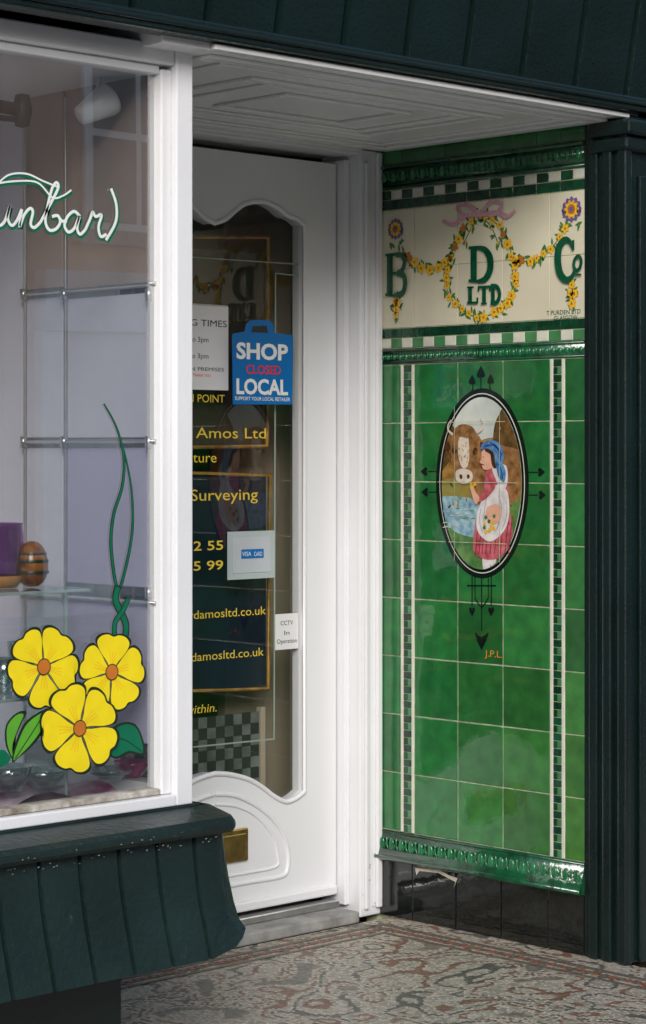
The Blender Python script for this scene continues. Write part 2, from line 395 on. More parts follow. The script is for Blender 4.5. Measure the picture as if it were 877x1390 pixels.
text('T.PURDEN LTD',742,428,788,6,'X',TX-.001,lk,tw,'frieze_signature_a'); text('GLASGOW',752,435,784,6,'X',TX-.001,lk,tw,'frieze_signature_b')
def pm(n,c,c2=None,v=.3,s=45): return mat('picture_'+n,c,.12,v,s,coat=.5,col2=c2)
sky_=pm('sky',(.55,.62,.58),(.74,.75,.68),.1,12); hill=pm('hill',(.30,.13,.03),(.50,.30,.08)); tree=pm('tree',(.06,.05,.02),(.20,.10,.03)); field=pm('field',(.42,.27,.07),(.25,.30,.08))
water=pm('water',(.10,.30,.42),(.45,.62,.68),.2,60); bank=pm('bank',(.05,.20,.05),(.16,.30,.08)); cowb=pm('cow_brown',(.20,.09,.03),(.42,.22,.09)); cowd=pm('cow_dark',(.08,.035,.015)); cow_w=pm('cow_white',(.66,.58,.48),None,.15)
skin=pm('skin',(.72,.40,.28),None,.1); pink=pm('pink_dress',(.50,.06,.09),(.66,.20,.23)); apron=pm('apron',(.66,.62,.62),(.80,.77,.75),.15); scarf=pm('blue_scarf',(.03,.12,.38),(.15,.35,.60)); hair=pm('hair',(.06,.025,.01)); scarf2=pm('scarf_dark',(.01,.04,.18))
pinkd=pm('dress_fold',(.30,.02,.05)); apr2=pm('apron_shade',(.42,.40,.46))
pp=Painter('X',TX-.0006,tw,'oval_picture')
E=(655,656,54,117)
d=.0005
pp.ell(655,656,63,129,blackp,d,64); pp.ell(655,656,58,122.5,wglaze,2*d,64); pp.ell(655,656,57,121,blackp,3*d,64); pp.ell(655,656,54,117,sky_,4*d,64)
def q(pts,m,l,sm=5): pp.poly(pts,m,l*d,sm,E)
q([(600,600),(625,596),(645,600),(670,594),(712,600),(720,690),(600,690)],hill,5)
q([(670,600),(673,575),(680,560),(686,548),(692,562),(700,566),(706,580),(715,590),(718,625),(690,622),(672,618)],tree,6)
q([(598,612),(606,590),(612,576),(620,585),(622,605),(612,625),(598,640)],tree,6)
q([(596,655),(630,648),(670,652),(714,650),(716,690),(690,700),(640,690),(596,684)],field,7)
q([(592,680),(640,676),(670,690),(716,694),(706,735),(655,775),(610,740)],water,8)
q([(596,700),(606,706),(620,722),(655,730),(705,722),(700,760),(655,780),(614,750)],bank,9)
q([(690,680),(716,664),(714,720),(700,740),(690,720)],bank,9.3)
for k in range(90):
    x=random.uniform(600,712); y=random.uniform(575,690)
    if math.hypot((x-655)/50,(y-656)/112)<.92 and (y>605 or x>672): pp.leaf(x,y,random.uniform(.004,.009),.0028,random.random()*3,random.choice((hill,tree,field,field)),(9.4+.006*k)*d)
for k in range(30):
    x=random.uniform(604,645); y=random.uniform(688,716); pp.leaf(x,y,.010,.0012,.1,random.choice((water,sky_,bank)),(9.4+.01*k)*d)
q([(640,612),(662,604),(690,606),(712,618),(714,660),(700,682),(668,686),(650,680),(642,650)],cowb,10.5)
q([(612,590),(624,585),(640,586),(652,592),(657,604),(652,622),(648,640),(643,652),(632,656),(622,652),(620,640),(616,622),(609,606)],cowb,11)
q([(626,594),(637,593),(639,612),(638,630),(632,636),(627,630),(624,612)],cow_w,12)
q([(621,640),(630,636),(642,640),(643,652),(632,657),(622,652)],cow_w,12.5)
q([(626,645),(629,644),(630,649),(627,650)],cowd,13,3); q([(636,645),(639,644),(640,648),(637,650)],cowd,13,3)
q([(615,610),(620,607),(623,613),(618,617)],cowd,13,3); q([(644,609),(650,608),(650,616),(645,617)],cowd,13,3)
q([(611,600),(603,600),(600,606),(607,611),(614,610)],cowd,12); q([(654,600),(662,603),(662,610),(655,611)],cowd,12)
pp.stroke([(617,590),(611,584),(611,576),(615,570)],4,cow_w,13*d,taper=lambda t:1-.7*t); pp.stroke([(647,588),(656,583),(658,574),(654,568)],4,cow_w,13*d,taper=lambda t:1-.7*t)
q([(618,588),(624,578),(634,576),(644,580),(648,590),(634,594)],cowb,13.3)
for k in range(60):
    x=random.uniform(613,650);y=random.uniform(580,634); pp.leaf(x,y,.0042,.0011,random.uniform(1,2.2),random.choice((cowd,cowb,cowb,hill)),(13.4+.006*k)*d)
q([(658,752),(666,750),(668,772),(662,776),(658,772)],apron,14,3); q([(668,750),(676,750),(675,768),(669,770)],apron,14,3)
q([(652,690),(664,680),(690,682),(697,710),(700,742),(688,754),(668,760),(650,754),(645,738)],pink,15)
for x in (650,655,659,664,670,676,684,690,695): pp.stroke([(x+4,700),(x,730),(x-2,752)],1.6,pinkd,(15.4+.02*x/100)*d)
q([(663,640),(676,634),(688,640),(693,660),(690,684),(668,690),(660,672)],pink,16)
q([(662,668),(678,658),(692,668),(694,700),(686,722),(668,735),(652,722),(650,700),(655,684)],apron,17)
for a in ([(664,674),(660,700),(662,722)],[(680,672),(684,695),(676,722)],[(672,690),(668,710)],[(690,680),(691,700),(684,720)],[(656,690),(654,706),(658,722)]): pp.stroke(a,1.6,apr2,17.5*d)
q([(672,634),(690,632),(692,655),(684,668),(676,650)],apron,17.8)
q([(664,648),(672,646),(676,660),(664,676),(652,682),(649,676),(660,666)],pink,18)
q([(652,682),(648,684),(643,668),(641,660),(645,658),(649,668),(654,675)],skin,18.5,4)
q([(664,690),(676,684),(684,690),(682,706),(672,712),(664,704)],skin,18.7,4)
for k in range(11): pp.disc(random.uniform(660,682),random.uniform(698,722),.005,random.choice((fl,fl,lf)),(19+.1*k)*d,lobes=5,amp=.25)
for x,y in ((645,661),(648,657),(643,656)): pp.disc(x,y,.005,fl,20*d,lobes=5,amp=.25)
q([(658,612),(668,608),(676,616),(676,630),(668,637),(660,637),(657,630),(654.5,627),(657,622)],skin,19)
q([(663,606),(676,606),(680,622),(676,636),(671,630),(670,618),(662,612)],hair,19.5)
q([(656,610),(659,602),(668,597),(679,600),(686,610),(687,624),(681,636),(676,630),(674,616),(666,609)],scarf,20)
q([(676,626),(684,626),(690,640),(688,654),(681,648),(678,638)],scarf,20.5)
pp.stroke([(662,606),(672,604),(681,612),(683,626)],1.6,scarf2,21*d); pp.stroke([(668,600),(678,606),(685,618)],1.4,scarf2,21*d); pp.stroke([(681,630),(685,642),(686,650)],1.6,scarf2,21.3*d)
pp.disc(660,620,.0016,hair,21*d,6); pp.stroke([(657,630),(661,631)],1.2,pinkd,21*d,smooth=0)
def spade(cx,cy,s,k=1.0):
    pp.disc(cx-s*1,cy-3*k,.0058*k,blackp,d,10); pp.disc(cx-s*1,cy+3*k,.0058*k,blackp,d*1.1,10); pp.poly([(cx-s*1,cy-6*k),(cx+s*3*k,cy-3*k),(cx+s*6*k,cy),(cx+s*3*k,cy+3*k),(cx-s*1,cy+6*k)],blackp,d*1.2)
def spade_v(cx,cy,s,k=1.0):   # s=1 tip up, -1 tip down
    pp.disc(cx-2.6*k,cy+s*1,.0062*k,blackp,d,12); pp.disc(cx+2.6*k,cy+s*1,.0062*k,blackp,d*1.1,12)
    pp.poly([(cx-5.4*k,cy),(cx-2.4*k,cy-s*5*k),(cx,cy-s*11*k),(cx+2.4*k,cy-s*5*k),(cx+5.4*k,cy)],blackp,d*1.2)
spade_v(653,508,1,1.05); spade_v(641,518,1,.85); spade_v(666,517,1,.85)
pp.stroke([(653,508),(653,530)],1.8,blackp,d*1.3,0); pp.stroke([(641,518),(642,527),(637,536)],1.8,blackp,d*1.25); pp.stroke([(666,517),(665,527),(671,535)],1.8,blackp,d*1.25)
spade(734,641,1); spade(735,672,1); spade(577,640,-1); spade(578,668,-1)
for y in (641,672): pp.stroke([(718,y),(731,y)],1.2,blackp,d*1.4,0)
for y in (640,668): pp.stroke([(581,y),(594,y)],1.2,blackp,d*1.4,0)
for x,y1 in ((641,822),(654,856),(667,822)): pp.stroke([(x,782),(x,y1)],1.8,blackp,d*.8,0)
pp.stroke([(634,795),(674,795)],1.8,blackp,d*1.1,0); pp.stroke([(645,782),(645,812)],1.5,blackp,d*.9,0); pp.stroke([(663,782),(663,812)],1.5,blackp,d*.9,0)
pp.stroke([(645,812),(650,820),(654,824),(658,820),(663,812)],1.8,blackp,d*.95)
spade_v(641,828,-1,.8); spade_v(667,828,-1,.8); spade_v(654,868,-1,1.3)
pp.leaf(648,864,.014,.0042,2.2,blackp,d*1.5); pp.leaf(660,864,.014,.0042,.95,blackp,d*1.55)
for i in (1,2,3,4):
    z=zt[i]
    k_=math.sqrt(max(0,1-((HY-(z-C.z)*f/5.75-656)/117)**2))
    ya=onp('X',655-54*k_,600,0).y; yb=onp('X',655+54*k_,600,0).y
    if abs(ya-yb)>.02: pp.face3([Vector((TX-d*25,y,zz)) for y,zz in ((ya,z-.0008),(ya,z+.0008),(yb,z+.0008),(yb,z-.0008))],grout)
for y in (.423,.268):
    z0=onp('X',655,552,0).z; z1=onp('X',655,762,0).z
    pp.face3([Vector((TX-d*24.5,yy,zz)) for yy,zz in ((y-.0007,z0),(y+.0007,z0),(y+.0007,z1),(y-.0007,z1))],grout)
pp.done()
text('J.P.L.',658,891,682,9,'X',TX-.0014,mat('signature_orange',(.6,.25,.03),.3),tw,'picture_initials')
# ---------------------------------------------------------------- porch ceiling
pc=empty('porch_ceiling')
ZC=2.036
Yw=-.06
xp=onp('Y',262,600,Yw).x
box('ceiling_boarding',(-1.45,-.118,ZC),(.05,.9,ZC+.05),whitec,pc)
box('ceiling_front_bead',(xp-.004,-.133,ZC+.0),(.0,-.119,ZC+.012),whitec,pc,.003)
def rect_mould(x0,x1,y0,y1,w,h,z=ZC):
    b=[((x0,y0,z-h),(x1,y0+w,z)),((x0,y1-w,z-h),(x1,y1,z)),((x0,y0+w+.0005,z-h),(x0+w,y1-w-.0005,z)),((x1-w,y0+w+.0005,z-h),(x1,y1-w-.0005,z))]
    boxes('ceiling_moulding',b,whitec,pc,min(w,h)*.35,2)
rect_mould(-1.30,-.03,-.09,.66,.035,.008)
rect_mould(-1.22,-.11,-.03,.60,.012,.006)
rect_mould(-1.06,-.25,.05,.52,.030,.008)
rect_mould(-.98,-.33,.10,.47,.012,.006)
rect_mould(-.86,-.45,.16,.41,.022,.008)
# ---------------------------------------------------------------- fascia
fa=empty('shop_fascia')
edges=[-4.2+i*.19 for i in range(32)]
grooved('fascia_boards',edges,[(-.135,2.088),(-.155,2.20),(-.185,2.36),(-.22,2.55)],dgreen,fa,.011,.02)
box('fascia_bottom_rail',(-4.2,-.152,2.050),(1.69,-.10,2.086),dgreen,fa,.006)
box('fascia_bottom_bead',(-4.2,-.160,2.064),(1.69,-.1525,2.074),dgreen,fa,.003)
box('fascia_top_rail',(-4.2,-.26,2.551),(1.69,-.05,2.62),dgreen,fa,.01)
box('fascia_core',(-4.2,-.09,2.0865),(1.69,.1,2.55),dgreen,fa)
# ---------------------------------------------------------------- pilaster
pi=empty('green_pilaster')
box('shaft',(-.014,-.130,0),(.36,-.016,2.045),dgreen,pi,.005)
box('scribe_fillet',(-.010,-.0155,0),(.1,-.0004,2.034),dgreen,pi)
box('side_panel_strip',(-.022,-.048,.0),(-.0145,-.022,2.0),dgreen,pi,.003)
box('side_panel_strip_b',(-.026,-.094,.0),(-.0145,-.066,2.0),dgreen,pi,.005)
box('corner_bead',(-.026,-.142,.0),(-.002,-.112,2.0),dgreen,pi,.006)
box('front_panel_a',(.03,-.142,.0),(.055,-.1305,1.9),dgreen,pi,.004)
box('front_panel_b',(.10,-.138,.12),(.28,-.1305,1.85),dgreen,pi,.006)
box('capital',(-.040,-.165,1.992),(.38,-.030,2.030),dgreen,pi,.008)
box('capital_neck',(-.032,-.152,1.955),(.37,-.028,1.9915),dgreen,pi,.01)
box('iron_strap',(.064,-.142,.9),(.078,-.1305,1.88),mat('rusty_strap',(.10,.08,.06),.5,.5,40),pi,.002)
# ---------------------------------------------------------------- door frame and door
df=empty('door_frame')
Yf=W; Yl=.77
xa=onp('Y',489,615,Yf).x
box('right_jamb',(xa,Yf,.0),(-.0015,Yl+.08,2.034),white,df,.004)
box('right_jamb_bead',(xa+.012,Yf-.010,.02),(xa+.026,Yf-.0005,2.0),white,df,.004)
box('right_jamb_bead_b',(-.030,Yf-.012,.02),(-.010,Yf-.0005,2.03),white,df,.004)
zd=onp('Y',440,221,Yl).z
xr=onp('Y',456,600,Yl).x
XC=onp('Y',291,600,Yl).x; xl=2*XC-xr
box('inner_stop',(xr+.004,Yl-.03,.03),(xa-.001,Yl+.05,zd+.01),white,df,.003)
box('head',(xl-.12,Yf,zd+.022),(xa-.001,Yl+.08,2.034),white,df,.004)
box('head_bead',(xl-.1,Yf-.008,zd+.03),(xa-.001,Yf-.0005,zd+.042),white,df,.003)
box('left_jamb',(xl-.12,Yf,0),(xl-.008,Yl+.08,zd+.021),white,df,.004)
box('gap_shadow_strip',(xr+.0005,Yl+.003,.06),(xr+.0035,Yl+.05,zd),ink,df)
box('threshold',(xl-.1,Yf-.045,.0),(-.13,Yl+.1,.03),mat('grey_stone_step',(.28,.28,.27),.6,.3,20,.3,60),df,.005)
box('threshold_bar',(xl-.1,Yf+.03,.031),(-.13,Yl-.003,.05),steel,df,.003)
dirtm=mat('dirt_streaks',(.30,.24,.16),.8,.4,60)
dd=Painter('Y',Yf-.0005,df,'grime')
for k in range(14):
    x=random.uniform(492,516); y=1232-random.random()**2*70+ (x-505)*.1; dd.poly([(x,y),(x+random.uniform(.6,2.5),y-random.uniform(.5,2)),(x+random.uniform(.5,2),y+random.uniform(.5,3))],dirtm,.0004)
dd.done()
do=empty('shop_door')
gxr=onp('Y',413,600,Yl).x; gxl=2*XC-gxr
top=[(290,303),(305,298),(318,287),(330,278),(345,274),(362,275),(378,283),(390,293),(402,297),(413,306)]
bot=[(290,1050),(310,1051),(335,1057),(355,1068),(372,1081),(388,1088),(402,1083),(413,1074)]
def prof(l):
    q_=[onp('Y',x,y,Yl) for x,y in l]; q_=cat([Vector((p.x,p.z)) for p in q_],5)
    q_=[(max(XC,min(gxr,p[0])),p[1]) for p in q_]; q_[0]=(XC,q_[0][1]); q_[-1]=(gxr,q_[-1][1])
    return [(2*XC-x,z) for x,z in q_[::-1][:-1]]+q_
tp=prof(top); bp_=prof(bot)
zb=.056
Y0,Y1=Yl,Yl+.045
slab('lock_stile',[(gxr,zb),(xr,zb),(xr,zd),(gxr,zd)],Y0,Y1,door_w,do)
slab('hinge_stile',[(xl,zb),(gxl,zb),(gxl,zd),(xl,zd)],Y0,Y1,door_w,do)
slab('top_rail',[(gxl,zd)]+tp+[(gxr,zd)],Y0,Y1,door_w,do)
slab('lower_panel',[(gxl,zb)]+bp_+[(gxr,zb)],Y0,Y1,door_w,do)
loop=[Vector((x,Y0-.001,z)) for x,z in tp]+[Vector((x,Y0-.001,z)) for x,z in bp_[::-1]]
tube('glazing_bead',loop,.0065,door_w,do,True)
yg=Yl+.022
pane('glass_pane',[(gxl-.005,yg,bp_[0][1]-.12),(gxr+.005,yg,bp_[0][1]-.12),(gxr+.005,yg,tp[0][1]+.1),(gxl-.005,yg,tp[0][1]+.1)],glassD,do)
def dm(pts,r,name): 
    q_=cat([Vector(p) for p in pts],6); h=[onp('Y',p.x,p.y,Yl-.0005) for p in q_]
    mir=[Vector((2*XC-p.x,p.y,p.z)) for p in h[::-1]]
    tube(name,mir+h,r,door_w,do,True)
dm([(291,1078),(318,1080),(345,1092),(368,1110),(383,1130),(391,1155),(390,1180),(380,1190),(340,1197),(291,1206)],.006,'panel_moulding_outer')
dm([(291,1092),(318,1094),(342,1104),(360,1120),(372,1138),(377,1160),(375,1176),(340,1184),(291,1192)],.004,'panel_moulding_inner')
a=onp('Y',262,1134,Yl); b=onp('Y',334,1167,Yl)
box('letterbox_plate',(2*XC-b.x,Yl-.010,b.z),(b.x,Yl-.0006,a.z),brass,do,.003)
box('letterbox_flap',(2*XC-b.x+.012,Yl-.015,b.z+.012),(b.x-.012,Yl-.0105,a.z-.012),brass,do,.002)
for i in (0,1): box('hinge',(xl-.006,Yl-.008,.35+i*1.2),(xl+.004,Yl-.0005,.45+i*1.2),steel,do,.002)
box('weather_bar',(xl+.01,Yl-.018,.06),(xr-.01,Yl-.0006,.085),door_w,do,.005)
Yt=Yl+.021
dl=empty('door_lettering')
dp=Painter('Y',Yl+.020,dl,'reflection_line')  # pale reflections in the door glass, painted as thin strokes
pale=mat('pale_reflection',(.30,.38,.32),.4)
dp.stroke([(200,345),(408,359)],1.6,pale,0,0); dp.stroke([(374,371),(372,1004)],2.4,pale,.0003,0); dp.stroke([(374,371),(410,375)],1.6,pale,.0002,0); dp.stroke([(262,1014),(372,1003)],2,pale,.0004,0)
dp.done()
T=lambda s,x,y,x2,h,m=yink,sh=0,tk=0,par=dl: text(s,x,y,x2,h,'Y',Yt,m,par,'lettering_line',sh,tk)
T('COLLECTION POINT',183,544,305,11); T('Richard Amos Ltd',182,594,361,15); T('Architecture',194,628,294,14); T('Building & Surveying',150,682,350,16)
T('01361 88 32 55',150,752,303,13,tk=.01); T('01361 88 25 99',150,780,303,13,tk=.01)
T('info@richardamosltd.co.uk',180,846,361,12); T('www.richardamosltd.co.uk',178,905,358,12); T('enquire within.',196,976,294,12,sh=.2)
n1=empty('opening_times_notice'); yn=Yl+.018
def card(name,x0,y0,x1,y1,m,par,Y): a=onp('Y',x0,y0,Y); b=onp('Y',x1,y1,Y); return box(name,(a.x,Y,b.z),(b.x,Y+.0012,a.z),m,par)
card('sheet',203,410,310,530,paper,n1,yn)
for s,x,y,x2,h in (('OPENING TIMES',207,439,308,9),('Tuesday 10am to 3pm',204,461,283,7),('Friday 10am to 3pm',210,484,283,7),('NO DOGS ON PREMISES',206,501,304,5)): text(s,x,y,x2,h,'Y',yn-.0006,ink,n1,'print')
text('THANK YOU',262,511,286,4,'Y',yn-.0006,red,n1,'print'); 
card('clear_strip',262,412,309,416,steel,n1,yn-.0015)
n2=empty('shop_local_sign'); Yb=Yl-.012
sp=Painter('Y',Yb,n2,'card')
sp.poly([(315,456),(316,453),(332,450),(334,440),(340,435),(364,434),(371,440),(373,452),(397,455),(398,458),(397,549),(316,549)],blue,.0)
sp.poly([(341,451),(343,443),(362,442),(364,452)],mat('sign_handle_hole',(.03,.03,.03),.5),.0004); sp.done()
slab('card_back',[(p.x,p.z) for p in [onp('Y',x,y,Yb) for x,y in ((317,457),(396,458),(396,548),(317,548))]],Yb+.0005,Yb+.002,blue,n2)
text('SHOP',321,486,391,21,'Y',Yb-.0008,wvinyl,n2,'word',0,.035); text('CLOSED',334,507,381,12,'Y',Yb-.0014,red,n2,'word',0,.012)
text('LOCAL',321,534,391,20,'Y',Yb-.0008,wvinyl,n2,'word',0,.035); text('SUPPORT YOUR LOCAL RETAILER',319,543,394,5,'Y',Yb-.0008,wvinyl,n2,'word',0,.01)
n3=empty('card_payment_sticker'); card('plate',309,722,373,784,mat('pale_sticker',(.42,.49,.49),.4),n3,yn); card('inner',316,730,367,776,mat('pale_sticker_inner',(.48,.52,.56),.4),n3,yn-.0015)
card('stripe',328,746,358,757,blue,n3,yn-.003)
text('VISA',329,755,341,6,'Y',yn-.0036,wvinyl,n3,'print'); text('CARD',345,755,356,6,'Y',yn-.0036,wvinyl,n3,'print')
n4=empty('cctv_notice'); card('sheet',374,834,405,880,paper,n4,yn)
for s,x,y,x2 in (('CCTV',381,849,398),('In',386,862,393),('Operation',376,874,403)): text(s,x,y,x2,6,'Y',yn-.0006,ink,n4,'print')
ib=empty('reflected_sign_board'); Yi=Yl+.10  # solid board added for a gilt-framed reflection in the door glass
card('board',180,648,361,930,navy,ib,Yi); tube('gilt_edge',[onp('Y',x,y,Yi) for x,y in ((180,640),(366,645),(364,935),(180,940))],.006,gold,ib,True)
ib2=empty('reflected_picture'); card('board',180,330,356,604,dark,ib2,Yi); tube('gilt_edge',[onp('Y',x,y,Yi) for x,y in ((180,322),(364,322),(362,606),(180,608))],.007,gold,ib2,True)  # second board and gilt edge, also added for a frame's reflection
cb=empty('chequer_reflection_board'); A=[];B=[]
a=onp('Y',170,985,Yi); b=onp('Y',352,1100,Yi); nx_,nz_=15,9
for i in range(nx_):
    for j in range(nz_):
        x0=a.x+(b.x-a.x)*i/nx_; x1=a.x+(b.x-a.x)*(i+1)/nx_; z0=b.z+(a.z-b.z)*j/nz_; z1=b.z+(a.z-b.z)*(j+1)/nz_
        (A if (i+j)%2 else B).append(((x0,Yi,z0),(x1-.001,Yi+.01,z1-.001)))
boxes('black_squares',A,ink,cb); boxes('white_squares',B,mat('grey_squares',(.13,.14,.13),.3,.5,20),cb)
box('board_frame',(b.x+.001,Yi-.004,b.z),(b.x+.018,Yi+.012,a.z+.01),brown,cb)
# ---------------------------------------------------------------- shop window
sw=empty('shop_window')
xq=onp('Y',240,600,Yw).x; xg=onp('Y',217,600,-.04).x
XL=-3.75
zg0,zg1=.558,1.99
box('corner_post',(xq,Yw,.522),(xp,.0,2.048),white,sw,.003)
box('post_bead',(xg,-.045,.545),(xq-.0005,-.005,2.0),white,sw,.004)
box('left_post',(XL-.09,Yw,.522),(XL,.0,2.048),white,sw,.003)
box('bottom_rail',(XL+.0005,Yw,.522),(xq-.0005,.0,.5445),white,sw,.003)
box('bottom_bead',(XL+.0005,-.044,.5455),(xg-.0005,-.006,zg0),mat('weathered_bead',(.40,.33,.24),.7,.5,30,.4,80,col2=(.58,.56,.50)),sw,.003)
box('top_rail',(XL+.0005,Yw+.005,zg1+.018),(xq-.0005,.0,2.048),white,sw,.004)
box('top_bead',(XL+.0005,-.04,zg1),(xg-.0005,-.006,zg1+.0175),white,sw,.003)
pane('glass_pane',[(XL,-.022,.556),(xg+.003,-.022,.556),(xg+.003,-.022,zg1+.005),(XL,-.022,zg1+.005)],glassW,sw)
xs_=xp
box('return_back_post',(xs_-.05,.66,.3),(xs_,W,2.034),white,sw,.003)
box('return_bottom_rail',(xs_-.05,.0005,.50),(xs_,.6595,.56),white,sw,.003)
box('return_top_rail',(xs_-.05,.0005,1.97),(xs_,.6595,2.034),white,sw,.003)
xr_=xs_-.028
pane('return_glass',[(xr_,.0005,.561),(xr_,.6595,.561),(xr_,.6595,1.969),(xr_,.0005,1.969)],glassD,sw)
box('display_floor',(XL,.001,.50),(xs_-.051,1.3,.535),mat('display_floor_white',(.6,.58,.6),.5),sw)
box('display_ceiling',(XL,.001,1.995),(xs_-.051,1.3,2.03),white,sw)
box('display_back',(XL,1.3,.2),(xs_-.051,1.33,2.3),lav2,sw)
box('return_lobby_wall',(xl-1.2,W+.001,0),(xl-.121,W+.05,2.034),white,sw)
dec=empty('window_flower_painting'); wp=Painter('Y',-.025,dec,'flower')
def petal_flower(cx,cy,Rr,rot,base,sq=.88):
    for k in range(5):
        a=rot+k*2*math.pi/5; jw=random.uniform(.94,1.06); jr=random.uniform(.96,1.04)
        for (s_,m_,o_) in ((1.0,outl,0),(0,yellow,.0002)):
            pts=[]
            for r_,w_ in ((.08,0),(.30,.18),(.55,.38),(.78,.47),(.94,.36),(.99,.16),(.94,0),(.99,-.16),(.94,-.36),(.78,-.47),(.55,-.38),(.30,-.18)):
                rr=Rr*jr*(r_+(.05 if r_>.5 else 0)*s_); ww=Rr*jw*w_*(1.13 if s_>0 else 1.0)
                pts.append((cx+sq*(rr*math.cos(a)-ww*math.sin(a)),cy+rr*math.sin(a)+ww*math.cos(a)))
            wp.poly(pts,m_,base+o_+k*.0004,4)
        for da in (-.16,.16,0):
            wp.stroke([(cx+sq*Rr*.2*math.cos(a+da),cy+Rr*.2*math.sin(a+da)),(cx+sq*Rr*.55*math.cos(a+da),cy+Rr*.55*math.sin(a+da))],1.2,yellow2,base+.0003+k*.0004,0)
    wp.disc(cx,cy,.0165,outl,base+.0025,20); wp.disc(cx,cy,.0145,orange,base+.0027,20)
wp.stroke([(141,548),(158,580),(168,620),(166,660),(154,700),(151,745),(160,800),(172,765),(180,715),(178,660),(168,610)],5.5,outl,.0,6,lambda t:.5+.6*math.sin(t*3.1))
wp.stroke([(141,548),(158,580),(168,620),(166,660),(154,700),(151,745),(160,800),(172,765),(180,715),(178,660),(168,610)],3,fgreen,.0003,6,lambda t:.4+.6*math.sin(t*3.1))
wp.stroke([(160,795),(157,815),(166,835),(171,850),(169,872)],12,outl,.0004); wp.stroke([(160,797),(157,815),(166,835),(171,850),(169,870)],8,fgreen,.0006)
wp.stroke([(174,812),(166,830),(156,845),(155,868)],9,outl,.0007); wp.stroke([(174,813),(166,830),(156,845),(155,866)],6,fgreen,.0009)
wp.poly([(8,985),(22,968),(36,966),(28,985),(18,1012),(20,1036),(8,1012)],outl,.0001,4)
wp.poly([(16,1034),(22,1005),(36,978),(66,962),(62,985),(48,1008),(26,1028)],outl,.0004,4); wp.poly([(18,1031),(25,1006),(38,981),(63,965),(59,984),(46,1005),(27,1025)],lime,.0006,4)
wp.poly([(10,986),(22,971),(32,970),(26,985),(17,1010),(17,1028),(10,1010)],lime,.0003,4)
wp.poly([(-20,1035),(0,1018),(10,1022),(14,1032),(0,1042)],fgreen,.0002,4); wp.stroke([(20,1030),(40,1000),(60,968)],1.5,outl,.0008)
wp.poly([(137,1012),(150,990),(170,980),(188,988),(197,1024),(176,1022),(156,1030)],outl,.0004,4); wp.poly([(140,1012),(152,993),(170,983),(186,990),(194,1021),(175,1019),(156,1027)],fgreen,.0006,4)
wp.stroke([(142,1013),(165,1003),(192,1020)],1.3,outl,.0008)
petal_flower(58,905,54,.25,.0014); petal_flower(149,912,50,-.25,.0046); petal_flower(104,988,58,.55,.0078)
wp.done()
lt_=empty('window_script_lettering'); sp2=Painter('Y',-.025,lt_,'script')
LW=[
 [(-14,282),(-6,296),(-2,306),(6,300),(13,279),(10,296),(15,306),(22,300),(29,284)],
 [(29,284),(26,308),(32,292),(40,283),(44,288),(41,304),(46,309),(54,302)],
 [(54,302),(66,280),(78,256),(76,248),(70,256),(64,280),(61,300),(66,312),(75,311),(81,302),(78,293),(70,294)],
 [(108,294),(100,287),(91,294),(87,306),(92,315),(100,310),(107,294),(104,310),(108,318),(115,312)],
 [(115,312),(122,296),(125,288),(129,294),(137,292),(133,308),(136,321),(144,318)],
 [(150,256),(157,278),(156,302),(143,326)],
 [(-10,256),(10,238),(35,236),(58,246),(78,254)],
 [(-10,250),(20,246),(50,248),(70,268),(84,266),(96,258)],
 [(78,293),(83,300),(90,300)]]
for i,s_ in enumerate(LW):
    w=6.0 if i not in (6,7) else 3.6
    sp2.stroke([(x+1.4,y+1.8) for x,y in s_],w+2.6,fgreen,.0001*i); sp2.stroke(s_,w*.72,wvinyl,.0015+.0001*i)
sp2.done()
ds=empty('display_shelving'); Xd=xs_-.06
def pan(x0,y0,x1,y1,m):
    a=onp('X',x0,y0,Xd); b=onp('X',x1,y1,Xd); box('panel',(Xd,min(a.y,b.y),b.z),(Xd+.006,max(a.y,b.y),a.z),m,ds,.002)
for (x0,x1) in ((36,85),(91,199)):
    for (y0,y1) in ((60,390),(406,594),(608,798),(812,1010)):
        pan(x0,y0,x1,y1,beige if y0==60 else (lav2 if (x0+y0)%3 else lav))
pan(-60,60,30,1060,lav2)
for y in (400,600,805):
    p=onp('X',30,y,Xd-.01); q_=onp('X',204,y,Xd-.01)
    tube('rail',[(Xd-.012,p.y,p.z),(Xd-.012,q_.y-.02,p.z)],.004,steel,ds)
for x in (33,88,203):
    p=onp('X',x,600,Xd-.01); tube('upright',[(Xd-.008,p.y,.54),(Xd-.008,p.y,1.98)],.003,steel,ds)
    for y in (400,600,805): 
        z=onp('X',x,y,Xd-.01).z; lathe('clamp',[(0,-.012),(.008,-.012),(.008,.012),(0,.012)],Xd-.012,p.y,z,steel,ds,12)
gs=empty('glass_shelf'); zs=.962
pane('shelf_plate',[(XL+.1,.02,zs),(-1.53,.02,zs),(-1.53,.24,zs),(XL+.1,.24,zs)],glassS,gs)
eg_m=mat('bright_glass_edge',(.45,.60,.57),.2)
box('shelf_edge',(XL+.1,.0145,zs-.006),(-1.53,.0198,zs),eg_m,gs,.001); box('shelf_edge_side',(-1.529,.0145,zs-.006),(-1.524,.24,zs),eg_m,gs,.001)
for x in (-1.56,-2.2): 
    pane('shelf_leg',[(x,.05,.536),(x,.2,.536),(x,.2,zs-.007),(x,.05,zs-.007)],glassS,gs)
    box('leg_edge',(x-.002,.046,.536),(x+.002,.0495,zs-.007),eg_m,gs)
pane('lower_shelf_plate',[(XL+.1,.02,.757),(-1.60,.02,.757),(-1.60,.24,.757),(XL+.1,.24,.757)],glassS,gs); box('lower_shelf_edge',(XL+.1,.0145,.751),(-1.60,.0198,.757),eg_m,gs,.001)
e_=onp('Y',43,797,.12)
eg=empty('decorative_egg')
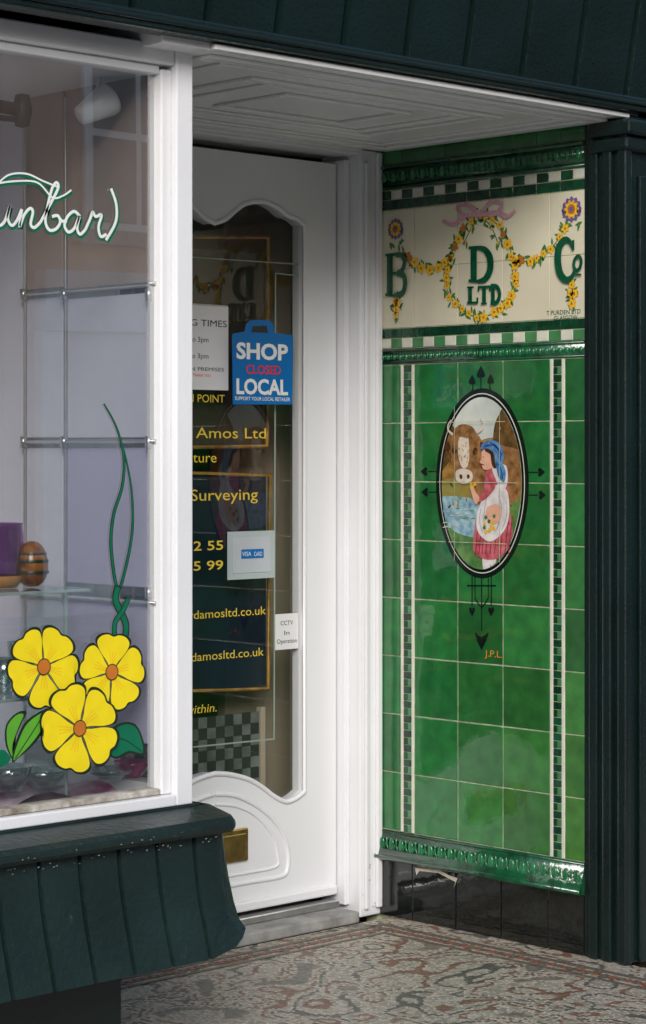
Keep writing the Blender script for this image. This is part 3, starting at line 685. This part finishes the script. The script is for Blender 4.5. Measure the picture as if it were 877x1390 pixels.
egm=mat('lacquered_egg',(.10,.02,.01),.15,.5,40,coat=.6,col2=(.50,.18,.03))
lathe('egg_body',[(0.0001,0)]+[(.034*math.sin(math.pi*t)**.8*(1.08-.22*t),.092*(1-math.cos(math.pi*t))/2) for t in [k/16 for k in range(1,16)]]+[(0.0001,.092)],e_.x,.12,zs+.001,egm,eg)
for zz,rr in ((.030,.0352),(.052,.0343),(.066,.0305)): lathe('egg_band',[(rr-.001,zz-.003),(rr,zz),(rr-.0015,zz+.003)],e_.x,.12,zs+.001,mat('green_band',(.01,.05,.03),.2),eg)
v_=onp('Y',-2,797,.15); va=empty('purple_glass_vase')
vm=glassmat('purple_art_glass',.14,(.62,.32,.72))
lathe('vase_body',[(0.0001,0.012),(.030,.012),(.046,.03),(.050,.06),(.050,.10),(.047,.122),(.049,.128),(.045,.128),(.045,.03),(.0001,.02)],v_.x,.15,zs+.001,vm,va)
lathe('vase_base',[(.0001,.001),(.038,.0),(.047,.014),(.0472,.022),(.046,.024)],v_.x,.15,zs+.0012,mat('amber_base',(.45,.22,.05),.1,.2,20,coat=.6),va)
bm=bmesh.new(); nx,ny=70,16; g=[]
for i in range(nx):
    g.append([bm.verts.new((-2.9+i*(1.46/nx),.005+j*.03,.552+.012*math.sin(i*.55+j*.6)+.008*math.sin(i*.23-j*.9))) for j in range(ny)])
for i in range(nx-1):
    for j in range(ny-1): bm.faces.new((g[i][j],g[i+1][j],g[i+1][j+1],g[i][j+1])).smooth=True
me=bpy.data.meshes.new('display_cloth'); bm.to_mesh(me); bm.free(); link('display_cloth',me,None,mat('magenta_cloth',(.35,.02,.16),.6,.6,14,col2=(.75,.6,.68)))
gw=glassmat('clear_glassware',.3,(.75,.88,.86)); pkg=mat('pink_glassware',(.45,.06,.20),.08,.3,20,coat=.8)
for i,(px_,py_,r,h,m_) in enumerate(((14,1050,.045,.05,gw),(60,1058,.05,.035,gw),(180,1052,.04,.03,pkg),(30,930,.03,.10,gw),(6,960,.03,.07,gw),(150,1062,.05,.02,gw))):
    p=onp('Y',px_,py_,.10); t_=empty('glass_dish')
    lathe('bowl',[(0.0001,0),(r*.5,0),(r*.55,.005),(r*.8,h*.5),(r,h),(r*.96,h),(r*.7,h*.45),(.0001,.01)],p.x,.10,.565 if py_>1000 else .7575,m_,t_)
sl=empty('reflected_spotlight'); p=onp('Y',130,145,.10)  # reflection in the window pane, modelled as a solid lamp body
lathe('lamp_head',[(0.0001,-.04),(.020,-.04),(.034,.03),(.034,.038),(.0001,.034)],0,0,0,white,sl)
o=sl.children[0]; o.location=(p.x,.10,p.z); o.rotation_euler=(.3,1.0,.2)
tube('lamp_stem',[(p.x,.10,p.z+.01),(p.x+.01,.10,1.994)],.005,white,sl)
sb=empty('reflected_bracket'); p=onp('Y',28,150,.06)  # dark reflection in the window pane, modelled as a solid bracket
tube('arm',[(p.x-.25,.06,p.z+.012),(p.x-.03,.06,p.z+.002),(p.x+.004,.06,p.z)],.013,ink,sb); 
tube('arm_b',[(p.x-.25,.06,p.z-.025),(p.x+.0,.06,p.z-.018)],.006,ink,sb); lathe('boss',[(0.0001,-.034),(.014,-.03),(.02,0),(.014,.03),(.0001,.034)],p.x+.004,.06,p.z,ink,sb,16)
# ---------------------------------------------------------------- stall riser
sr=empty('stall_riser')
xe=onp('Y',317,1140,-.14).x
ed=[xe-.095*k for k in range(26)][::-1]
pr=[(-.128,.470),(-.132,.43),(-.140,.38),(-.152,.33),(-.164,.29),(-.174,.255),(-.180,.235)]
grooved('riser_boards',ed,pr,rgreen,sr,.005,.011,endx=lambda z:.10*max(0,(.46-z))**1.15+.002)
def sill(name,z0,z1,yf,xend,rr=.03):
    bm=bmesh.new(); prof_=[(yf+.006,z0),(yf,z0+.008),(yf-.001,(z0+z1)/2),(yf+.001,z1-.010),(yf+.012,z1-.001),(-.061,z1+.012)]
    path=[(ed[0],0,0)]+[(xend-rr+rr*math.sin(a),rr*(1-math.cos(a)),0) for a in [k*math.pi/12 for k in range(7)]]
    g=[]
    for (x,dy,_) in path: g.append([bm.verts.new((x,min(y+dy,.02) if y<-.08 else y,z)) for y,z in prof_])
    last=[bm.verts.new((xend,.25,z)) for y,z in prof_]; g.append(last)
    for a,b in zip(g,g[1:]):
        for k in range(len(prof_)-1): bm.faces.new((a[k],b[k],b[k+1],a[k+1]))
    bm.faces.new([a_[0] for a_ in g]+[bm.verts.new((ed[0],.25,z0))])
    bmesh.ops.recalc_face_normals(bm,faces=bm.faces)
    me=bpy.data.meshes.new(name); bm.to_mesh(me); bm.free(); return link(name,me,sr,rgreen)
sill('sill',.474,.505,-.160,xe+.004)
box('inner_sill',(ed[0],-.0612,.45),(xe-.02,.72,.5215),rgreen,sr,.003)
box('return_apron',(xe-.25,.08,.235),(xe-.03,W-.002,.4495),rgreen,sr)
box('recessed_plinth',(ed[0],.02,-.1),(xe-.16,W-.002,.2345),dgreen,sr)
flk=mat('chipped_paint',(.20,.22,.20),.7,.4,60)
cp=Painter('Y',-.1615,sr,'chips')
for k in range(46):
    x=random.uniform(0,312); y=1186-(x/315)*52+random.choice((-14,-3,0,2))+random.uniform(-2,2)
    cp.poly([(x,y),(x+random.uniform(1,4),y-random.uniform(.3,1.2)),(x+random.uniform(1,3),y+random.uniform(.3,1.6))],flk,.0004)
cp.done()
# ---------------------------------------------------------------- mosaic floor
def mosaic():
    m=bpy.data.materials.new('mosaic_tesserae'); m.use_nodes=True; nt=m.node_tree; N=nt.nodes; L=nt.links; b=N['Principled BSDF']
    tc=N.new('ShaderNodeTexCoord'); SC=105
    vo=N.new('ShaderNodeTexVoronoi'); vo.inputs['Scale'].default_value=SC; vo.inputs['Randomness'].default_value=.5; vo.voronoi_dimensions='2D'
    ve=N.new('ShaderNodeTexVoronoi'); ve.inputs['Scale'].default_value=SC; ve.inputs['Randomness'].default_value=.5; ve.feature='DISTANCE_TO_EDGE'; ve.voronoi_dimensions='2D'
    L.new(tc.outputs['Object'],vo.inputs['Vector']); L.new(tc.outputs['Object'],ve.inputs['Vector'])
    no=N.new('ShaderNodeTexNoise'); no.inputs['Scale'].default_value=4.5; no.inputs['Detail'].default_value=0; no.inputs['Distortion'].default_value=1.1
    L.new(vo.outputs['Position'],no.inputs['Vector'])
    cr=N.new('ShaderNodeValToRGB'); cr.color_ramp.interpolation='CONSTANT'; e=cr.color_ramp.elements
    P_=(.50,.46,.38,1)
    e[0].position=0; e[0].color=(.24,.20,.16,1); e[1].position=.28; e[1].color=P_
    for p_,c_ in ((.39,(.24,.11,.07,1)),(.42,P_),(.495,(.11,.11,.10,1)),(.52,P_),(.59,(.26,.13,.08,1)),(.62,P_),(.70,(.20,.19,.16,1))):
        k=e.new(p_); k.color=c_
    L.new(no.outputs['Fac'],cr.inputs[0])
    hs=N.new('ShaderNodeHueSaturation'); sep=N.new('ShaderNodeSeparateColor'); L.new(vo.outputs['Color'],sep.inputs[0])
    mr=N.new('ShaderNodeMapRange'); mr.inputs[3].default_value=.55; mr.inputs[4].default_value=1.2; L.new(sep.outputs[0],mr.inputs[0]); L.new(mr.outputs[0],hs.inputs['Value']); L.new(cr.outputs[0],hs.inputs['Color'])
    lt=N.new('ShaderNodeMath'); lt.operation='LESS_THAN'; lt.inputs[1].default_value=.07; L.new(ve.outputs['Distance'],lt.inputs[0])
    mx=N.new('ShaderNodeMix'); mx.data_type='RGBA'; L.new(lt.outputs[0],mx.inputs[0]); L.new(hs.outputs[0],mx.inputs[6]); mx.inputs[7].default_value=(.14,.125,.10,1)
    L.new(mx.outputs[2],b.inputs['Base Color']); b.inputs['Roughness'].default_value=.5
    return m
mz=mosaic()
box('mosaic_floor',(-1.75,-.75,-.05),(-.003,W-.046,0),mz)
bd=empty('mosaic_border'); dkt=mat('dark_tesserae',(.13,.11,.09),.5,.6,150); rdt=mat('red_tesserae',(.24,.10,.06),.5,.6,150)
rt=[];gt=[]
for i in range(60):
    y0=-.74+i*.0235
    if y0<W-.09: (rt if i%2 else gt).append(((-.150,y0,.0006),(-.128,y0+.019,.002)))
for i in range(46):
    x0=-1.2+i*.0235
    if x0<-.16: (rt if i%2 else gt).append(((x0,W-.150,.0006),(x0+.019,W-.128,.002)))
boxes('border_red_squares',rt,rdt,bd); boxes('border_dark_squares',gt,dkt,bd)
box('border_band',(-.112,-.75,0.0005),(-.096,W-.09,.002),dkt,bd); box('border_band_b',(-1.2,W-.112,.0005),(-.1125,W-.096,.002),dkt,bd)
box('border_band_c',(-.180,-.75,0.0005),(-.168,W-.185,.002),dkt,bd); box('border_band_d',(-1.2,W-.182,.0005),(-.168,W-.170,.0021),dkt,bd)
# ---------------------------------------------------------------- street, ground
asph=mat('asphalt',(.05,.05,.052),.85,.2,3,.4,150); pav=mat('paving',(.34,.33,.31),.8,.15,4,.3,80); stone=mat('kerb_stone',(.30,.29,.28),.8,.15,8,.3,60)
def sheet(name,x0,y0,x1,y1,z,m): return pane(name,((x0,y0,z),(x1,y0,z),(x1,y1,z),(x0,y1,z)),m,None)
sheet('ground',-400,-400,400,400,-.25,mat('ground_earth',(.12,.11,.09),.9,.2,1))
sheet('road',-60,-9,60,-2.7,-.17,asph)
def paves(name,y0,y1):
    l=[]; 
    for i in range(-14,20):
        n=max(1,round((y1-y0)/.6))
        for j in range(n):
            k=random.uniform(.85,1.1); l.append(((i*.9+.003,y0+j*(y1-y0)/n+.003,-.2),((i+1)*.9-.003,y0+(j+1)*(y1-y0)/n-.003,-.055),(k,k,k)))
    boxes(name,l,mat(name+'_stone',(.42,.41,.38),.8,.15,4,.3,80,tint=True),None,.004,1)
paves('pavement',-2.54,-.76); paves('pavement_opposite',-11,-9.2)
box('kerb',(-60,-2.7,-.25),(60,-2.55,-.05),stone,None,.01); box('kerb_opposite',(-60,-9.19,-.25),(60,-9.01,-.05),stone,None,.01)
box('road_marking',(-60,-2.95,-.1655),(60,-2.87,-.165),mat('yellow_line_paint',(.65,.5,.05),.7),None)
box('sub_pavement',(-60,-.76,-.25),(-1.76,-.05,-.055),pav); box('pavement_edge',(.0,-.759,-.25),(60,-.05,-.054),pav)
# ---------------------------------------------------------------- the shop building itself
sbd=empty('shop_building'); ston=mat('sandstone_wall',(.30,.22,.16),.85,.2,5,.4,40)
box('upper_wall',(-4.3,-.04,2.621),(8,.3,8),ston,sbd); box('roof',(-4.3,-.2,8.001),(8,8,8.3),mat('slate',(.08,.08,.09),.7),sbd)
box('left_wall',(-4.3,.0,-.2),(-3.9,8,8),ston,sbd); box('right_wall',(.37,-.08,-.2),(8,.3,2.04),ston,sbd); box('right_side_wall',(7.7,.31,-.2),(8,8,8),ston,sbd); box('rear_wall',(-4.3,5,-.2),(8,5.3,8),dark,sbd)
box('interior_floor',(-3.9,W+.1,-.05),(3,5,-.001),dark,sbd); box('interior_ceiling',(-3.9,.31,2.3),(3,5,2.4),dark,sbd); box('interior_side_wall',(.13,.75,0),(.2,5,2.3),brown,sbd)
box('wall_over_door',(-1.6,.86,2.034),(.1,.9,2.3),dark,sbd)
box('interior_partition',(-.28,1.02,0),(.12,1.05,2.3),brown,sbd)
for i in range(3):
    x=-3+i*3.4; box('window_glazing',(x,-.06,4),(x+1,-.045,5.8),mat('upper_glass',(.03,.04,.05),.05),sbd); box('window_sill',(x-.1,-.14,3.88),(x+1.1,-.041,3.98),stone,sbd,.01)
# ---------------------------------------------------------------- opposite buildings (seen in the glass)
wg=mat('dark_window_glass',(.03,.04,.05),.05,.1)
frm=mat('painted_timber_white',(.80,.80,.78),.5)
def house(x0,x1,col,h,sf,wins,glassm=None):
    hb=empty('terraced_building'); wm=mat('rendered_wall',col,.85,.12,2,.3,30)
    box('wall',(x0,-16,-.2),(x1,-11,h),wm,hb)
    bm=bmesh.new(); v=[bm.verts.new(p) for p in ((x0,-10.8,h),(x1,-10.8,h),(x1,-13.5,h+1.6),(x0,-13.5,h+1.6),(x0,-16.2,h),(x1,-16.2,h))]
    bm.faces.new((v[0],v[1],v[2],v[3])); bm.faces.new((v[3],v[2],v[5],v[4])); me=bpy.data.meshes.new('roof'); bm.to_mesh(me); bm.free(); link('roof',me,hb,mat('roof_slate',(.09,.09,.10),.7,.3,12))
    box('shopfront_fascia',(x0+.3,-10.999,2.2),(x1-.3,-10.85,2.7),mat('fascia_paint',sf,.5),hb,.01)
    box('shopfront_glass',(x0+.5,-10.999,.4),(x1-.5,-10.95,2.199),glassm or wg,hb); 
    for k in range(4):
        xx=x0+.3+k*(x1-x0-.8)/3; box('shopfront_post',(xx,-10.999,-.1),(xx+.2,-10.88,2.199),frm,hb,.01)
    box('shopfront_base',(x0+.3,-10.999,-.1),(x1-.3,-10.9,.399),mat('base_paint',sf,.5),hb)
    for wx in wins:
        for wz in (3.05,5.6):
            if wz+1.5>h: continue
            box('window_frame',(wx-.55,-10.999,wz),(wx+.55,-10.96,wz+1.6),frm,hb); 
            for a_,b_ in ((-.47,-.03),(.03,.47)):
                for c_,d_ in ((.07,.77),(.83,1.53)): box('window_pane',(wx+a_,-10.9595,wz+c_),(wx+b_,-10.955,wz+d_),wg,hb)
            box('window_sill',(wx-.65,-10.999,wz-.12),(wx+.65,-10.88,wz-.001),stone,hb)
blind=mat('shop_blind_white',(.65,.68,.74),.6,.1,2)
house(-30,-18,(.40,.36,.30),3.4,(.05,.08,.2),()); house(-18,-6,(.40,.36,.30),3.2,(.05,.08,.2),()); house(-6,1,(.45,.40,.33),4.9,(.3,.05,.05),(-4.5,-1))
house(1,6.2,(.62,.34,.24),5,(.6,.6,.62),(2.4,4.6),blind); house(6.2,12.5,(.64,.42,.30),5,(.62,.66,.72),(7.5,9.6,11.4),blind); house(12.5,20,(.40,.34,.26),8,(.05,.12,.08),(14,16,18)); house(20,30,(.38,.25,.19),7.4,(.1,.1,.3),(22,25,28))
# ---------------------------------------------------------------- light
w=bpy.data.worlds.new('World'); sc.world=w; w.use_nodes=True; nt=w.node_tree
st=nt.nodes.new('ShaderNodeTexSky'); st.sky_type='NISHITA'; st.sun_disc=False
el=math.radians(27); az=math.radians(222)
st.sun_elevation=el; st.sun_rotation=az; st.air_density=1.0; st.dust_density=1.5
nt.links.new(st.outputs[0],nt.nodes['Background'].inputs[0]); nt.nodes['Background'].inputs[1].default_value=.15
s=bpy.data.lights.new('sun','SUN'); s.energy=2.6; s.angle=math.radians(26); s.color=(1,.96,.92); so=bpy.data.objects.new('sun',s); sc.collection.objects.link(so)
dv=-Vector((math.sin(az)*math.cos(el),math.cos(az)*math.cos(el),math.sin(el)))
so.rotation_euler=dv.to_track_quat('-Z','Y').to_euler()
